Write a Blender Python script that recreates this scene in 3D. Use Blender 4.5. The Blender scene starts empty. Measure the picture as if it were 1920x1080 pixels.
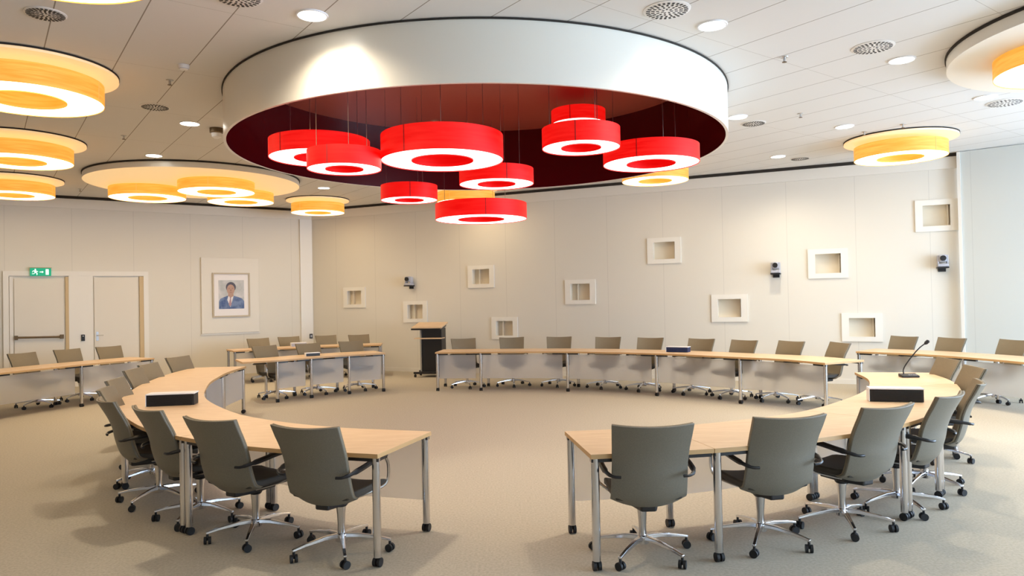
import bpy, bmesh, math, random
from mathutils import Vector, Matrix
random.seed(4)
S = bpy.context.scene
COL = S.collection
PI = math.pi

# ------------------------------------------------------------------ camera, world, exposure
cam = bpy.data.cameras.new('camera'); cam.sensor_width = 36.0; cam.lens = 1351.6 / 1920 * 36
cam.clip_start = 0.05; cam.clip_end = 200
co = bpy.data.objects.new('camera', cam); COL.objects.link(co); S.camera = co
PITCH, ROLL = 0.0149, -0.0199
_fw = Vector((0, math.cos(PITCH), math.sin(PITCH))); _up0 = Vector((0, -math.sin(PITCH), math.cos(PITCH))); _r0 = Vector((1, 0, 0))
_r = math.cos(ROLL) * _r0 + math.sin(ROLL) * _up0; _up = -math.sin(ROLL) * _r0 + math.cos(ROLL) * _up0
_m = Matrix((_r, _up, -_fw)).transposed().to_4x4(); _m.translation = (0, 0, 1.7293)
co.matrix_world = _m

w = bpy.data.worlds.new('daylight'); S.world = w; w.use_nodes = True
bgn = w.node_tree.nodes['Background']; bgn.inputs[0].default_value = (0.58, 0.76, 1.0, 1); bgn.inputs[1].default_value = 12.0
S.view_settings.view_transform = 'Standard'; S.view_settings.look = 'None'
S.view_settings.gamma = 1; S.view_settings.use_curve_mapping = False
S.view_settings.exposure = 0.32
S.cycles.max_bounces = 10; S.cycles.diffuse_bounces = 5; S.cycles.transmission_bounces = 8
S.cycles.sample_clamp_indirect = 6

ZC = 4.17                       # ceiling height
RC = Vector((0.2, 9.35))        # centre of the ring of tables

def portal(loc, rot, sx, sy):
    l = bpy.data.lights.new('window_portal', 'AREA'); l.shape = 'RECTANGLE'; l.size = sx; l.size_y = sy
    l.cycles.is_portal = True
    o = bpy.data.objects.new('window_portal', l); COL.objects.link(o); o.location = loc; o.rotation_euler = rot
    return o
portal((10.95, 3.6, 1.95), (0, PI / 2, 0), 3.3, 11.6)

# ------------------------------------------------------------------ materials
def mat(name, col, rough=0.6, metal=0.0, spec=0.5, emit=None, es=0.0, coat=0.0):
    m = bpy.data.materials.new(name); m.use_nodes = True
    b = m.node_tree.nodes['Principled BSDF']
    b.inputs['Base Color'].default_value = (*col, 1); b.inputs['Roughness'].default_value = rough
    b.inputs['Metallic'].default_value = metal; b.inputs['Specular IOR Level'].default_value = spec
    if coat: b.inputs['Coat Weight'].default_value = coat; b.inputs['Coat Roughness'].default_value = 0.08
    if emit: b.inputs['Emission Color'].default_value = (*emit, 1); b.inputs['Emission Strength'].default_value = es
    return m
def nd(m, t, **k):
    n = m.node_tree.nodes.new(t)
    for a, v in k.items(): setattr(n, a, v)
    return n
def lk(m, a, b): m.node_tree.links.new(a, b)
def noise_col(m, c1, c2, scale, detail=4, stretch=None, bump=0.0, bdist=0.01, lo=0.35, hi=0.65, coord='Object'):
    b = m.node_tree.nodes['Principled BSDF']
    tc = nd(m, 'ShaderNodeTexCoord'); mp = nd(m, 'ShaderNodeMapping')
    if stretch: mp.inputs['Scale'].default_value = stretch
    lk(m, tc.outputs[coord], mp.inputs[0])
    n = nd(m, 'ShaderNodeTexNoise'); n.inputs['Scale'].default_value = scale; n.inputs['Detail'].default_value = detail
    lk(m, mp.outputs[0], n.inputs['Vector'])
    r = nd(m, 'ShaderNodeValToRGB'); r.color_ramp.elements[0].color = (*c1, 1); r.color_ramp.elements[1].color = (*c2, 1)
    r.color_ramp.elements[0].position = lo; r.color_ramp.elements[1].position = hi
    lk(m, n.outputs['Fac'], r.inputs[0]); lk(m, r.outputs[0], b.inputs['Base Color'])
    if bump:
        bp = nd(m, 'ShaderNodeBump'); bp.inputs['Strength'].default_value = bump; bp.inputs['Distance'].default_value = bdist
        lk(m, n.outputs['Fac'], bp.inputs['Height']); lk(m, bp.outputs[0], b.inputs['Normal'])
    return r

M = {}
M['carpet'] = mat('carpet_beige', (0.5, 0.44, 0.35), 0.95, spec=0.1)
noise_col(M['carpet'], (0.42, 0.375, 0.298), (0.54, 0.485, 0.392), 55, 6, bump=0.25, bdist=0.004, lo=0.3, hi=0.7)
def seam_mat(name, col, spacing, off, width=0.010, dark=0.86, rough=0.55, axis=0):
    """painted wall panels with vertical joints every <spacing> metres"""
    m = mat(name, col, rough); b = m.node_tree.nodes['Principled BSDF']
    tc = nd(m, 'ShaderNodeTexCoord'); sp = nd(m, 'ShaderNodeSeparateXYZ'); lk(m, tc.outputs['Object'], sp.inputs[0])
    a = nd(m, 'ShaderNodeMath', operation='SUBTRACT'); lk(m, sp.outputs[axis], a.inputs[0]); a.inputs[1].default_value = off
    p = nd(m, 'ShaderNodeMath', operation='PINGPONG'); lk(m, a.outputs[0], p.inputs[0]); p.inputs[1].default_value = spacing / 2
    l = nd(m, 'ShaderNodeMath', operation='LESS_THAN'); lk(m, p.outputs[0], l.inputs[0]); l.inputs[1].default_value = width / 2
    mx = nd(m, 'ShaderNodeMix', data_type='RGBA'); lk(m, l.outputs[0], mx.inputs[0])
    mx.inputs[6].default_value = (*col, 1); mx.inputs[7].default_value = (*[c * dark for c in col], 1)
    lk(m, mx.outputs[2], b.inputs['Base Color'])
    return m
CREAM = (0.75, 0.72, 0.645)
M['wall'] = seam_mat('cream_wall_panels', CREAM, 1.21, 0.77)
M['wall_l'] = seam_mat('cream_wall_panels_portrait_side', CREAM, 1.21, 0.56)
M['paint'] = mat('cream_paint', (0.79, 0.76, 0.69), 0.5)
M['white_paint'] = mat('white_paint', (0.84, 0.82, 0.77), 0.45)
M['dark_gap'] = mat('dark_shadow_gap', (0.03, 0.025, 0.02), 0.9)
M['plain_wall'] = mat('plain_wall', (0.75, 0.72, 0.66), 0.7)
M['curtain'] = seam_mat('pale_side_panel', (0.62, 0.64, 0.61), 1.6, 0.2, 0.01, 0.9)
# ceiling tiles: 0.615 wide rows, joints across every 1.845
def ceiling_mat():
    m = mat('ceiling_tiles', (0.74, 0.73, 0.71), 0.8, spec=0.2); b = m.node_tree.nodes['Principled BSDF']
    tc = nd(m, 'ShaderNodeTexCoord'); mp = nd(m, 'ShaderNodeMapping'); lk(m, tc.outputs['Object'], mp.inputs[0])
    mp.inputs['Rotation'].default_value = (0, 0, -(PI / 2 + 0.6352))     # x now runs along the rows
    sp = nd(m, 'ShaderNodeSeparateXYZ'); lk(m, mp.outputs[0], sp.inputs[0])
    out = []
    for ax, s, off, wd in ((1, 0.615, 0.12, 0.010), (0, 1.845, 6.21 - 1.845 * 3, 0.003)):
        a = nd(m, 'ShaderNodeMath', operation='SUBTRACT'); lk(m, sp.outputs[ax], a.inputs[0]); a.inputs[1].default_value = off
        p = nd(m, 'ShaderNodeMath', operation='PINGPONG'); lk(m, a.outputs[0], p.inputs[0]); p.inputs[1].default_value = s / 2
        l = nd(m, 'ShaderNodeMath', operation='LESS_THAN'); lk(m, p.outputs[0], l.inputs[0]); l.inputs[1].default_value = wd / 2
        out.append(l)
    mx = nd(m, 'ShaderNodeMath', operation='MAXIMUM'); lk(m, out[0].outputs[0], mx.inputs[0]); lk(m, out[1].outputs[0], mx.inputs[1])
    c = nd(m, 'ShaderNodeMix', data_type='RGBA'); lk(m, mx.outputs[0], c.inputs[0])
    c.inputs[6].default_value = (0.74, 0.73, 0.71, 1); c.inputs[7].default_value = (0.30, 0.27, 0.23, 1)
    lk(m, c.outputs[2], b.inputs['Base Color'])
    return m
M['ceiling'] = ceiling_mat()
M['beech'] = mat('beech_tabletop', (0.72, 0.5, 0.3), 0.38)
noise_col(M['beech'], (0.66, 0.45, 0.26), (0.78, 0.57, 0.37), 5, 5, stretch=(1, 9, 9), lo=0.3, hi=0.7)
M['beech_edge'] = mat('beech_edge_band', (0.55, 0.34, 0.15), 0.45)
M['chrome'] = mat('polished_chrome', (0.66, 0.66, 0.68), 0.16, 1.0)
M['black'] = mat('black_plastic', (0.012, 0.012, 0.014), 0.4)
M['rubber'] = mat('black_rubber', (0.01, 0.01, 0.011), 0.6)
M['fabric'] = mat('taupe_upholstery', (0.17, 0.15, 0.105), 0.46)
noise_col(M['fabric'], (0.155, 0.141, 0.108), (0.195, 0.178, 0.14), 240, 3, bump=0.1, bdist=0.001)
M['front_fabric'] = mat('brown_back_upholstery', (0.21, 0.165, 0.10), 0.6)
noise_col(M['front_fabric'], (0.185, 0.145, 0.088), (0.235, 0.188, 0.118), 240, 3, bump=0.1, bdist=0.001)
M['seat'] = mat('dark_seat_upholstery', (0.05, 0.044, 0.036), 0.7)
M['frost'] = mat('frosted_acrylic', (0.86, 0.85, 0.84), 0.42)
_b = M['frost'].node_tree.nodes['Principled BSDF']; _b.inputs['Transmission Weight'].default_value = 0.8; _b.inputs['IOR'].default_value = 1.2
M['soffit_white'] = mat('satin_white_lacquer', (0.80, 0.77, 0.69), 0.28)
M['drum_ceiling'] = mat('dark_red_lacquer_brown_reflection', (0.42, 0.105, 0.075), 0.3, coat=0.3)  # brown tone paints in the room's blurry reflection on the drum ceiling
M['soffit_red'] = mat('glossy_dark_red_lacquer', (0.07, 0.001, 0.003), 0.25, spec=0.3)
def veneer(name, c1, c2, es, e1, e2, rough=0.5):
    """lamp veneer glowing from the tubes behind it, with streaky grain"""
    m = mat(name, c1, rough, spec=0.25); b = m.node_tree.nodes['Principled BSDF']
    tc = nd(m, 'ShaderNodeTexCoord'); mp = nd(m, 'ShaderNodeMapping'); mp.inputs['Scale'].default_value = (1, 1, 14)
    lk(m, tc.outputs['Object'], mp.inputs[0])
    n = nd(m, 'ShaderNodeTexNoise'); n.inputs['Scale'].default_value = 2.4; n.inputs['Detail'].default_value = 5
    lk(m, mp.outputs[0], n.inputs['Vector'])
    for (a, c, inp) in ((c1, c2, 'Base Color'), (e1, e2, 'Emission Color')):
        r = nd(m, 'ShaderNodeValToRGB'); r.color_ramp.elements[0].color = (*a, 1); r.color_ramp.elements[1].color = (*c, 1)
        r.color_ramp.elements[0].position = 0.35; r.color_ramp.elements[1].position = 0.65
        lk(m, n.outputs['Fac'], r.inputs[0]); lk(m, r.outputs[0], b.inputs[inp])
    b.inputs['Emission Strength'].default_value = es
    return m
M['veneer_y'] = veneer('yellow_lamp_veneer', (0.5, 0.27, 0.06), (0.6, 0.36, 0.1), 0.60, (1.0, 0.36, 0.025), (1.0, 0.48, 0.07))
M['veneer_yi'] = veneer('inner_yellow_lamp_veneer', (0.5, 0.27, 0.06), (0.6, 0.36, 0.1), 0.6, (1.0, 0.42, 0.03), (1.0, 0.54, 0.08))
M['veneer_r'] = veneer('red_lamp_veneer', (0.40, 0.006, 0.006), (0.5, 0.01, 0.008), 0.62, (0.9, 0.0, 0.0), (1.0, 0.012, 0.008))
M['veneer_ri'] = veneer('inner_red_lamp_veneer', (0.4, 0.004, 0.004), (0.5, 0.008, 0.008), 0.45, (0.9, 0.0, 0.0), (1.0, 0.004, 0.004))
M['seam_y'] = mat('yellow_lamp_seam', (0.5, 0.3, 0.1), 0.6, emit=(0.75, 0.42, 0.1), es=0.6)
M['seam_r'] = mat('red_lamp_seam', (0.2, 0.01, 0.01), 0.6, emit=(0.5, 0.0, 0.0), es=0.3)
M['diffuser'] = mat('lit_white_diffuser', (0.9, 0.9, 0.88), 0.5, emit=(1.0, 0.88, 0.80), es=2.5)
M['diffuser_y'] = mat('lit_warm_diffuser', (0.9, 0.9, 0.85), 0.5, emit=(1.0, 0.78, 0.48), es=5.0)
M['canopy'] = mat('cream_canopy', (0.86, 0.80, 0.70), 0.5)
M['canopy_glow_paint'] = mat('cream_disc_painted_glow', (0.88, 0.76, 0.55), 0.5, emit=(1.0, 0.62, 0.26), es=0.42)  # emission paints ring lamp spill onto backing discs and cluster canopy; not a source
M['lens'] = mat('lit_downlight_lens', (1, 1, 1), 0.4, emit=(1.0, 0.95, 0.85), es=9.0)
M['vent'] = mat('vent_metal', (0.82, 0.80, 0.77), 0.45)
M['vent_hole'] = mat('vent_opening', (0.05, 0.045, 0.04), 0.8)
M['steel'] = mat('brushed_steel', (0.55, 0.55, 0.55), 0.35, 1.0)
M['bronze'] = mat('brown_push_bar', (0.16, 0.11, 0.06), 0.4, 0.6)
M['door'] = mat('cream_door_leaf', (0.78, 0.74, 0.66), 0.5)
M['oak_strip'] = mat('pale_oak_strip', (0.62, 0.47, 0.26), 0.5)
M['green'] = mat('lit_green_sign', (0.0, 0.25, 0.13), 0.5, emit=(0.0, 0.24, 0.13), es=0.8)
M['pict'] = mat('lit_white_pictogram', (0.8, 0.9, 0.85), 0.5, emit=(0.7, 0.95, 0.85), es=0.7)
M['picframe'] = mat('bronze_picture_frame', (0.50, 0.42, 0.28), 0.4)
M['mat_board'] = mat('white_picture_mat', (0.88, 0.87, 0.90), 0.7)
M['grey'] = mat('grey_plastic', (0.45, 0.46, 0.52), 0.4)
M['blue_box'] = mat('dark_blue_plastic', (0.015, 0.03, 0.10), 0.4)
M['white_plastic'] = mat('white_plastic', (0.85, 0.85, 0.87), 0.35)
M['niche_in'] = mat('niche_lining', (0.78, 0.72, 0.60), 0.6)
M['frame_paint'] = mat('niche_frame_paint', (0.84, 0.82, 0.76), 0.5)
M['wire'] = mat('steel_wire', (0.5, 0.42, 0.4), 0.3, 1.0)

# ------------------------------------------------------------------ mesh helpers
def nb(): return bmesh.new()
def box(bm, a, b, M4=None):
    x0, y0, z0 = a; x1, y1, z1 = b
    v = [bm.verts.new(p) for p in ((x0, y0, z0), (x1, y0, z0), (x1, y1, z0), (x0, y1, z0), (x0, y0, z1), (x1, y0, z1), (x1, y1, z1), (x0, y1, z1))]
    for f in ((3, 2, 1, 0), (4, 5, 6, 7), (0, 1, 5, 4), (1, 2, 6, 5), (2, 3, 7, 6), (3, 0, 4, 7)): bm.faces.new([v[i] for i in f])
    if M4 is not None: bmesh.ops.transform(bm, matrix=M4, verts=v)
    return v
def tube(bm, pts, r, n=10, caps=True):
    """round tube along a list of points; r may be a list"""
    pts = [Vector(p) for p in pts]; rs = r if isinstance(r, (list, tuple)) else [r] * len(pts)
    rings = []; up = None
    for i, p in enumerate(pts):
        d = (pts[min(i + 1, len(pts) - 1)] - pts[max(i - 1, 0)]).normalized()
        if up is None: up = Vector((0, 0, 1)) if abs(d.z) < 0.9 else Vector((1, 0, 0))
        s = d.cross(up).normalized(); up = s.cross(d).normalized()
        rings.append([bm.verts.new(p + rs[i] * (math.cos(2 * PI * k / n) * s + math.sin(2 * PI * k / n) * up)) for k in range(n)])
    for a, b in zip(rings, rings[1:]):
        for k in range(n): bm.faces.new((a[k], a[(k + 1) % n], b[(k + 1) % n], b[k]))
    if caps: bm.faces.new(rings[0][::-1]); bm.faces.new(rings[-1])
    return rings
def lathe(bm, prof, n=48, c=(0, 0, 0), closed=False):
    """revolve (r, z) profile round the z axis through c"""
    rings = []
    for r, z in prof:
        if r < 1e-6: rings.append([bm.verts.new((c[0], c[1], c[2] + z))])
        else: rings.append([bm.verts.new((c[0] + r * math.cos(2 * PI * k / n), c[1] + r * math.sin(2 * PI * k / n), c[2] + z)) for k in range(n)])
    pairs = list(zip(rings, rings[1:])) + ([(rings[-1], rings[0])] if closed else [])
    for a, b in pairs:
        for k in range(n):
            j = (k + 1) % n
            if len(a) == 1: bm.faces.new((a[0], b[j], b[k]))
            elif len(b) == 1: bm.faces.new((a[k], a[j], b[0]))
            else: bm.faces.new((a[k], a[j], b[j], b[k]))
def ring_solid(bm, ro, ri, z0, z1, n=64): lathe(bm, [(ro, z0), (ro, z1), (ri, z1), (ri, z0)], n, closed=True)
def prism(bm, poly, z0, z1):
    lo = [bm.verts.new((p[0], p[1], z0)) for p in poly]; hi = [bm.verts.new((p[0], p[1], z1)) for p in poly]
    n = len(poly); bm.faces.new(lo[::-1]); t = bm.faces.new(hi); sd = []
    for i in range(n): sd.append(bm.faces.new((lo[i], lo[(i + 1) % n], hi[(i + 1) % n], hi[i])))
    return t, sd
def obj(name, bm, m, parent=None, smooth=False, bevel=0.0, kind=None, label=None):
    bmesh.ops.recalc_face_normals(bm, faces=bm.faces)
    me = bpy.data.meshes.new(name); bm.to_mesh(me); bm.free()
    for x in (m if isinstance(m, (list, tuple)) else [m]): me.materials.append(x)
    o = bpy.data.objects.new(name, me); COL.objects.link(o)
    if parent: o.parent = parent
    if smooth:
        for p in me.polygons: p.use_smooth = True
        try: me.set_sharp_from_angle(angle=math.radians(40))
        except Exception: pass
    if bevel:
        b = o.modifiers.new('bevel', 'BEVEL'); b.width = bevel; b.segments = 2; b.limit_method = 'ANGLE'
    if kind: o['kind'] = kind
    if label: o['label'] = label
    return o
def tag(o, label, cat, group=None):
    o['label'] = label; o['category'] = cat
    if group: o['group'] = group
    return o
def thing(name, label, cat, loc=(0, 0, 0), rz=0.0, group=None):
    o = bpy.data.objects.new(name, None); COL.objects.link(o); o.empty_display_size = 0.1
    o.location = loc; o.rotation_euler = (0, 0, rz)
    return tag(o, label, cat, group)
def dup(root, loc, rz, label):
    def cp(o, par):
        c = o.copy(); COL.objects.link(c); c.parent = par
        for ch in kids.get(o.name, []): cp(ch, c)
        return c
    kids = {}
    for o in root.children_recursive: kids.setdefault(o.parent.name, []).append(o)
    r = cp(root, None); r.location = loc; r.rotation_euler = (0, 0, rz); r['label'] = label
    return r

# ------------------------------------------------------------------ room shell
K = Vector((-5.22, 18.9)); DL = Vector((-0.81606, -0.57797)); DR = Vector((0.90790, -0.41919))
NR = Vector((DR.y, -DR.x))                      # into the room from the niche wall
if NR.y > 0: NR = -NR
NL = Vector((-DL.y, DL.x))
if NL.y > 0: NL = -NL
def wall_frame(P0, d, n):
    """matrix: local x along the wall, y into the room, z up"""
    m = Matrix(((d.x, n.x, 0, P0.x), (d.y, n.y, 0, P0.y), (0, 0, 1, 0), (0, 0, 0, 1)))
    return m
WR = wall_frame(K, DR, NR); WL = wall_frame(K, DL, NL)
ENDL = K + DL * 9.2
room = [(-14, -3), (11, -3), (11, 10.25), (7.97 + 0.0, 12.81), (K.x, K.y), (ENDL.x, ENDL.y), (-14, 11.5)]
bm = nb(); f = bm.faces.new([bm.verts.new((x, y, 0)) for x, y in room]); f.normal_update()
obj('floor', bm, M['carpet'], kind='structure')
DX, DY, DRAD, DZ, DTOP = -0.38, 9.26, 3.07, 3.60, 4.60
bm = nb()
_o = [bm.verts.new((x, y, ZC)) for x, y in room]; _h = [bm.verts.new((DX + (DRAD - 0.02) * math.cos(2 * PI * k / 96), DY + (DRAD - 0.02) * math.sin(2 * PI * k / 96), ZC)) for k in range(96)]
_e = [bm.edges.new((a, b)) for L_ in (_o, _h) for a, b in zip(L_, L_[1:] + L_[:1])]
bmesh.ops.triangle_fill(bm, use_beauty=True, edges=_e)
obj('ceiling', bm, M['ceiling'], kind='structure')

NICHES = [(1.00, 1.68, 1.58, 2.10), (2.81, 3.49, 1.20, 1.72), (4.62, 5.31, 2.00, 2.52), (5.22, 5.88, 0.80, 1.31),
          (7.05, 7.75, 1.58, 2.12), (8.91, 9.61, 2.40, 2.94), (10.20, 10.90, 1.18, 1.73), (12.03, 12.73, 2.00, 2.56),
          (12.59, 13.28, 0.80, 1.33), (13.85, 14.52, 2.79, 3.36)]
holes = []
for (a, b, c, d) in NICHES:
    fx, fz = (b - a) * 0.18, (d - c) * 0.17
    holes.append((a + fx, b - fx, c + fz, d - fz))
LW = 14.56
xs = sorted({0.0, LW} | {h[0] for h in holes} | {h[1] for h in holes}); zs = sorted({0.0, ZC} | {h[2] for h in holes} | {h[3] for h in holes})
bm = nb(); vv = {}
def gv(x, z):
    if (x, z) not in vv: vv[(x, z)] = bm.verts.new((x, 0, z))
    return vv[(x, z)]
for i in range(len(xs) - 1):
    for j in range(len(zs) - 1):
        cx, cz = (xs[i] + xs[i + 1]) / 2, (zs[j] + zs[j + 1]) / 2
        if any(h[0] < cx < h[1] and h[2] < cz < h[3] for h in holes): continue
        bm.faces.new((gv(xs[i], zs[j]), gv(xs[i + 1], zs[j]), gv(xs[i + 1], zs[j + 1]), gv(xs[i], zs[j + 1])))
box(bm, (0, -0.45, 0), (LW, -0.40, ZC))
o = obj('wall_right', bm, M['wall'], kind='structure'); o.matrix_world = WR

# niches: frame on the wall face, lining behind it
order = ['leftmost wall niche, level with the wall camera above the lectern', 'small wall niche right above the lectern, under the first wall camera',
         'third wall niche from the left, high up between lectern and red lamp', 'low wall niche just above the second chair of the long back table',
         'mid-height wall niche near the centre of the back wall', 'highest wall niche of the middle of the back wall, right of centre',
         'mid-height wall niche left of and below the middle wall camera', 'wall niche just right of the middle wall camera',
         'low wall niche above the gooseneck microphone side, right of centre', 'topmost wall niche at far right, partly cut by the pale side panel']
for (a, b, c, d), h, lb in zip(NICHES, holes, order):
    t = thing('wall_niche', 'cream framed square ' + lb, 'wall niche', group='framed recesses in the back wall'); t.matrix_world = WR @ Matrix.Translation(((a + b) / 2, 0, (c + d) / 2))
    hw, hh = (b - a) / 2, (d - c) / 2; iw, ih = (h[1] - h[0]) / 2, (h[3] - h[2]) / 2
    bm = nb()
    for p, q in (((-hw, 0.002, ih), (hw, 0.03, hh)), ((-hw, 0.002, -hh), (hw, 0.03, -ih)), ((-hw, 0.002, -ih), (-iw, 0.03, ih)), ((iw, 0.002, -ih), (hw, 0.03, ih))): box(bm, p, q)
    obj('frame', bm, M['frame_paint'], t)
    bm = nb(); e = 0.006
    v = [bm.verts.new(p) for p in ((-iw - e, 0.002, -ih - e), (iw + e, 0.002, -ih - e), (iw + e, 0.002, ih + e), (-iw - e, 0.002, ih + e), (-iw - e, -0.13, -ih - e), (iw + e, -0.13, -ih - e), (iw + e, -0.13, ih + e), (-iw - e, -0.13, ih + e))]
    for q in ((4, 5, 6, 7), (0, 1, 5, 4), (1, 2, 6, 5), (2, 3, 7, 6), (3, 0, 4, 7)): bm.faces.new([v[i] for i in q])
    obj('recess', bm, M['niche_in'], t)
    bm = nb(); x = -iw * 0.35 if (a + b) / 2 < 9 else iw * 0.86
    box(bm, (x - 0.010, -0.128, -ih), (x + 0.010, -0.05, ih))
    obj('upright_divider', bm, M['niche_in'], t)

bm = nb(); LWL = 9.2
box(bm, (0, -0.1, 0), (LWL, 0, ZC)); o = obj('wall_left', bm, M['wall_l'], kind='structure'); o.matrix_world = WL
# cornice bands and the dark gap above them
for nm, Wm, L in (('right', WR, LW), ('left', WL, LWL)):
    bm = nb(); box(bm, (0.02, 0.001, 3.90), (L, 0.035, 4.11)); o = obj('trim_1' if nm == 'right' else 'trim_2', bm, M['paint'], kind='structure'); o.matrix_world = Wm
    bm = nb(); box(bm, (0.02, 0.001, 4.11), (L, 0.05, 4.168)); o = obj('trim_3' if nm == 'right' else 'trim_4', bm, M['dark_gap'], kind='structure'); o.matrix_world = Wm
    bm = nb()
    if nm == 'right': box(bm, (0.02, 0.001, 0), (L, 0.02, 0.09))
    else:
        box(bm, (0.02, 0.001, 0), (3.9, 0.02, 0.09)); box(bm, (6.64, 0.001, 0), (L, 0.02, 0.09))
    o = obj('baseboard_' + nm, bm, M['paint'], kind='structure'); o.matrix_world = Wm
# white corner strip at the end of the portrait wall
bm = nb(); box(bm, (0.03, 0.002, 0.0), (0.34, 0.05, 3.90)); o = obj('trim_5', bm, M['white_paint'], kind='structure'); o.matrix_world = WL
# pale panel closing the niche wall on the right
P1 = Vector((7.90, 12.70)); P2 = Vector((11.0, 10.15)); d = (P2 - P1).normalized(); n = Vector((d.y, -d.x)); n = -n if n.y > 0 else n
WP = wall_frame(P1, d, n); LP = (P2 - P1).length
bm = nb(); box(bm, (0, -0.12, 0), (LP, 0, ZC - 0.01)); o = obj('wall_far_right', bm, M['curtain'], kind='structure'); o.matrix_world = WP
bm = nb(); box(bm, (0.0, 0.001, 0), (0.05, 0.03, ZC - 0.01)); o = obj('trim_6', bm, M['white_paint'], kind='structure'); o.matrix_world = WP
# walls nobody sees in the photo, with the windows that bring in the daylight
def win_wall(name, P0, P1, openings):
    P0, P1 = Vector(P0), Vector(P1); d = (P1 - P0).normalized(); n = Vector((-d.y, d.x)); L = (P1 - P0).length
    bm = nb(); x = 0
    z0, z1 = 0.3, 3.6
    for a, b in openings:
        box(bm, (x, -0.2, 0), (a, 0, ZC)); box(bm, (a, -0.2, 0), (b, 0, z0)); box(bm, (a, -0.2, z1), (b, 0, ZC)); x = b
    box(bm, (x, -0.2, 0), (L, 0, ZC))
    o = obj(name, bm, M['plain_wall'], kind='structure'); o.matrix_world = wall_frame(P0, d, n)
    for k, (a, b) in enumerate(openings):
        bm = nb(); nmul = max(2, round((b - a) / 1.9))
        for i in range(nmul + 1):
            xx = a + (b - a) * i / nmul; box(bm, (xx - 0.04, -0.12, z0), (xx + 0.04, -0.06, z1))
        box(bm, (a, -0.12, z0), (b, -0.06, z0 + 0.06)); box(bm, (a, -0.12, z1 - 0.06), (b, -0.06, z1))
        WN[0] += 1; o2 = obj('window_%d' % WN[0], bm, M['white_paint'], kind='structure'); o2.matrix_world = o.matrix_world
WN = [0]
win_wall('wall_window_side', (11, -3), (11, 10.25), [(0.8, 12.4)])
win_wall('wall_behind', (-14, -3), (11, -3), [])
win_wall('wall_far_left', (ENDL.x, ENDL.y), (-14, 11.5), [])
win_wall('wall_left_side', (-14, 11.5), (-14, -3), [])

# ------------------------------------------------------------------ doors, sign, portrait on the left wall (s = metres from the corner)
def on_left(name, label, cat, s, z, group=None):
    t = thing(name, label, cat, group=group); t.matrix_world = WL @ Matrix.Translation((s, 0, z)); return t
bm = nb()
box(bm, (3.90, 0.002, 2.42), (6.64, 0.05, 2.52)); box(bm, (3.90, 0.002, 0), (4.00, 0.05, 2.42)); box(bm, (6.54, 0.002, 0), (6.64, 0.05, 2.42))
box(bm, (5.01, 0.002, 0), (5.47, 0.045, 2.42))
o = obj('trim_7', bm, M['white_paint'], kind='structure'); o.matrix_world = WL
def door(n, s0, s1, label):
    t = bpy.data.objects.new('door_%d' % n, None); COL.objects.link(t); t['kind'] = 'structure'; t['label'] = label
    t.matrix_world = WL @ Matrix.Translation((s0, 0, 0)); return t
d1 = door(1, 5.47, 6.54, 'cream emergency door with a brown push bar under the green exit sign')
bm = nb(); box(bm, (0.10, 0.003, 0.005), (0.98, 0.03, 2.36)); obj('door_leaf', bm, M['door'], d1, bevel=0.004)
bm = nb(); box(bm, (0.0, 0.003, 0), (0.06, 0.04, 2.40)); obj('oak_strip', bm, M['oak_strip'], d1)
bm = nb(); box(bm, (1.0, 0.003, 0), (1.06, 0.04, 2.40)); obj('door_jamb', bm, M['white_paint'], d1)
bm = nb(); tube(bm, [(0.13, 0.09, 1.10), (0.96, 0.09, 1.12)], 0.022); box(bm, (0.10, 0.03, 1.06), (0.17, 0.11, 1.15)); box(bm, (0.92, 0.03, 1.07), (0.98, 0.11, 1.16))
obj('push_bar', bm, M['bronze'], d1, bevel=0.004)
d2 = door(2, 4.00, 5.01, 'plain cream door with a lever handle beside the portrait')
bm = nb(); box(bm, (0.11, 0.003, 0.005), (0.99, 0.03, 2.39)); obj('door_leaf', bm, M['door'], d2, bevel=0.004)
bm = nb(); box(bm, (0.0, 0.003, 0), (0.085, 0.04, 2.41)); obj('oak_strip', bm, M['oak_strip'], d2)
bm = nb(); box(bm, (0.91, 0.03, 0.98), (0.96, 0.04, 1.18)); tube(bm, [(0.935, 0.04, 1.10), (0.935, 0.08, 1.10), (0.82, 0.085, 1.10)], 0.011)
obj('lever_handle', bm, M['steel'], d2)
t = on_left('card_reader', 'small black card reader on the strip between the two cream doors', 'card reader', 5.21, 1.06)
bm = nb(); box(bm, (-0.035, 0.046, -0.07), (0.035, 0.075, 0.07)); obj('housing', bm, M['black'], t, bevel=0.006)
bm = nb(); box(bm, (-0.012, 0.075, 0.03), (0.012, 0.078, 0.045)); obj('indicator', bm, M['white_plastic'], t)
t = on_left('wall_switch', 'small black switch low on the white corner strip beside the portrait wall', 'switch', 0.10, 0.86)
bm = nb(); box(bm, (-0.05, 0.051, -0.06), (0.03, 0.075, 0.06)); obj('switch_plate', bm, M['black'], t, bevel=0.005)
bm = nb(); box(bm, (-0.03, 0.075, -0.03), (0.01, 0.082, 0.03)); obj('rocker', bm, M['grey'], t)
t = on_left('exit_sign', 'green exit sign with white running figure and door above the left door', 'exit sign', 5.98, 2.50)
bm = nb(); box(bm, (-0.19, 0.06, -0.085), (0.19, 0.10, 0.085)); obj('sign_panel', bm, M['green'], t, bevel=0.004)
bm = nb(); box(bm, (-0.20, 0.05, 0.085), (0.20, 0.11, 0.10)); obj('top_rail', bm, M['picframe'], t)
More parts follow.
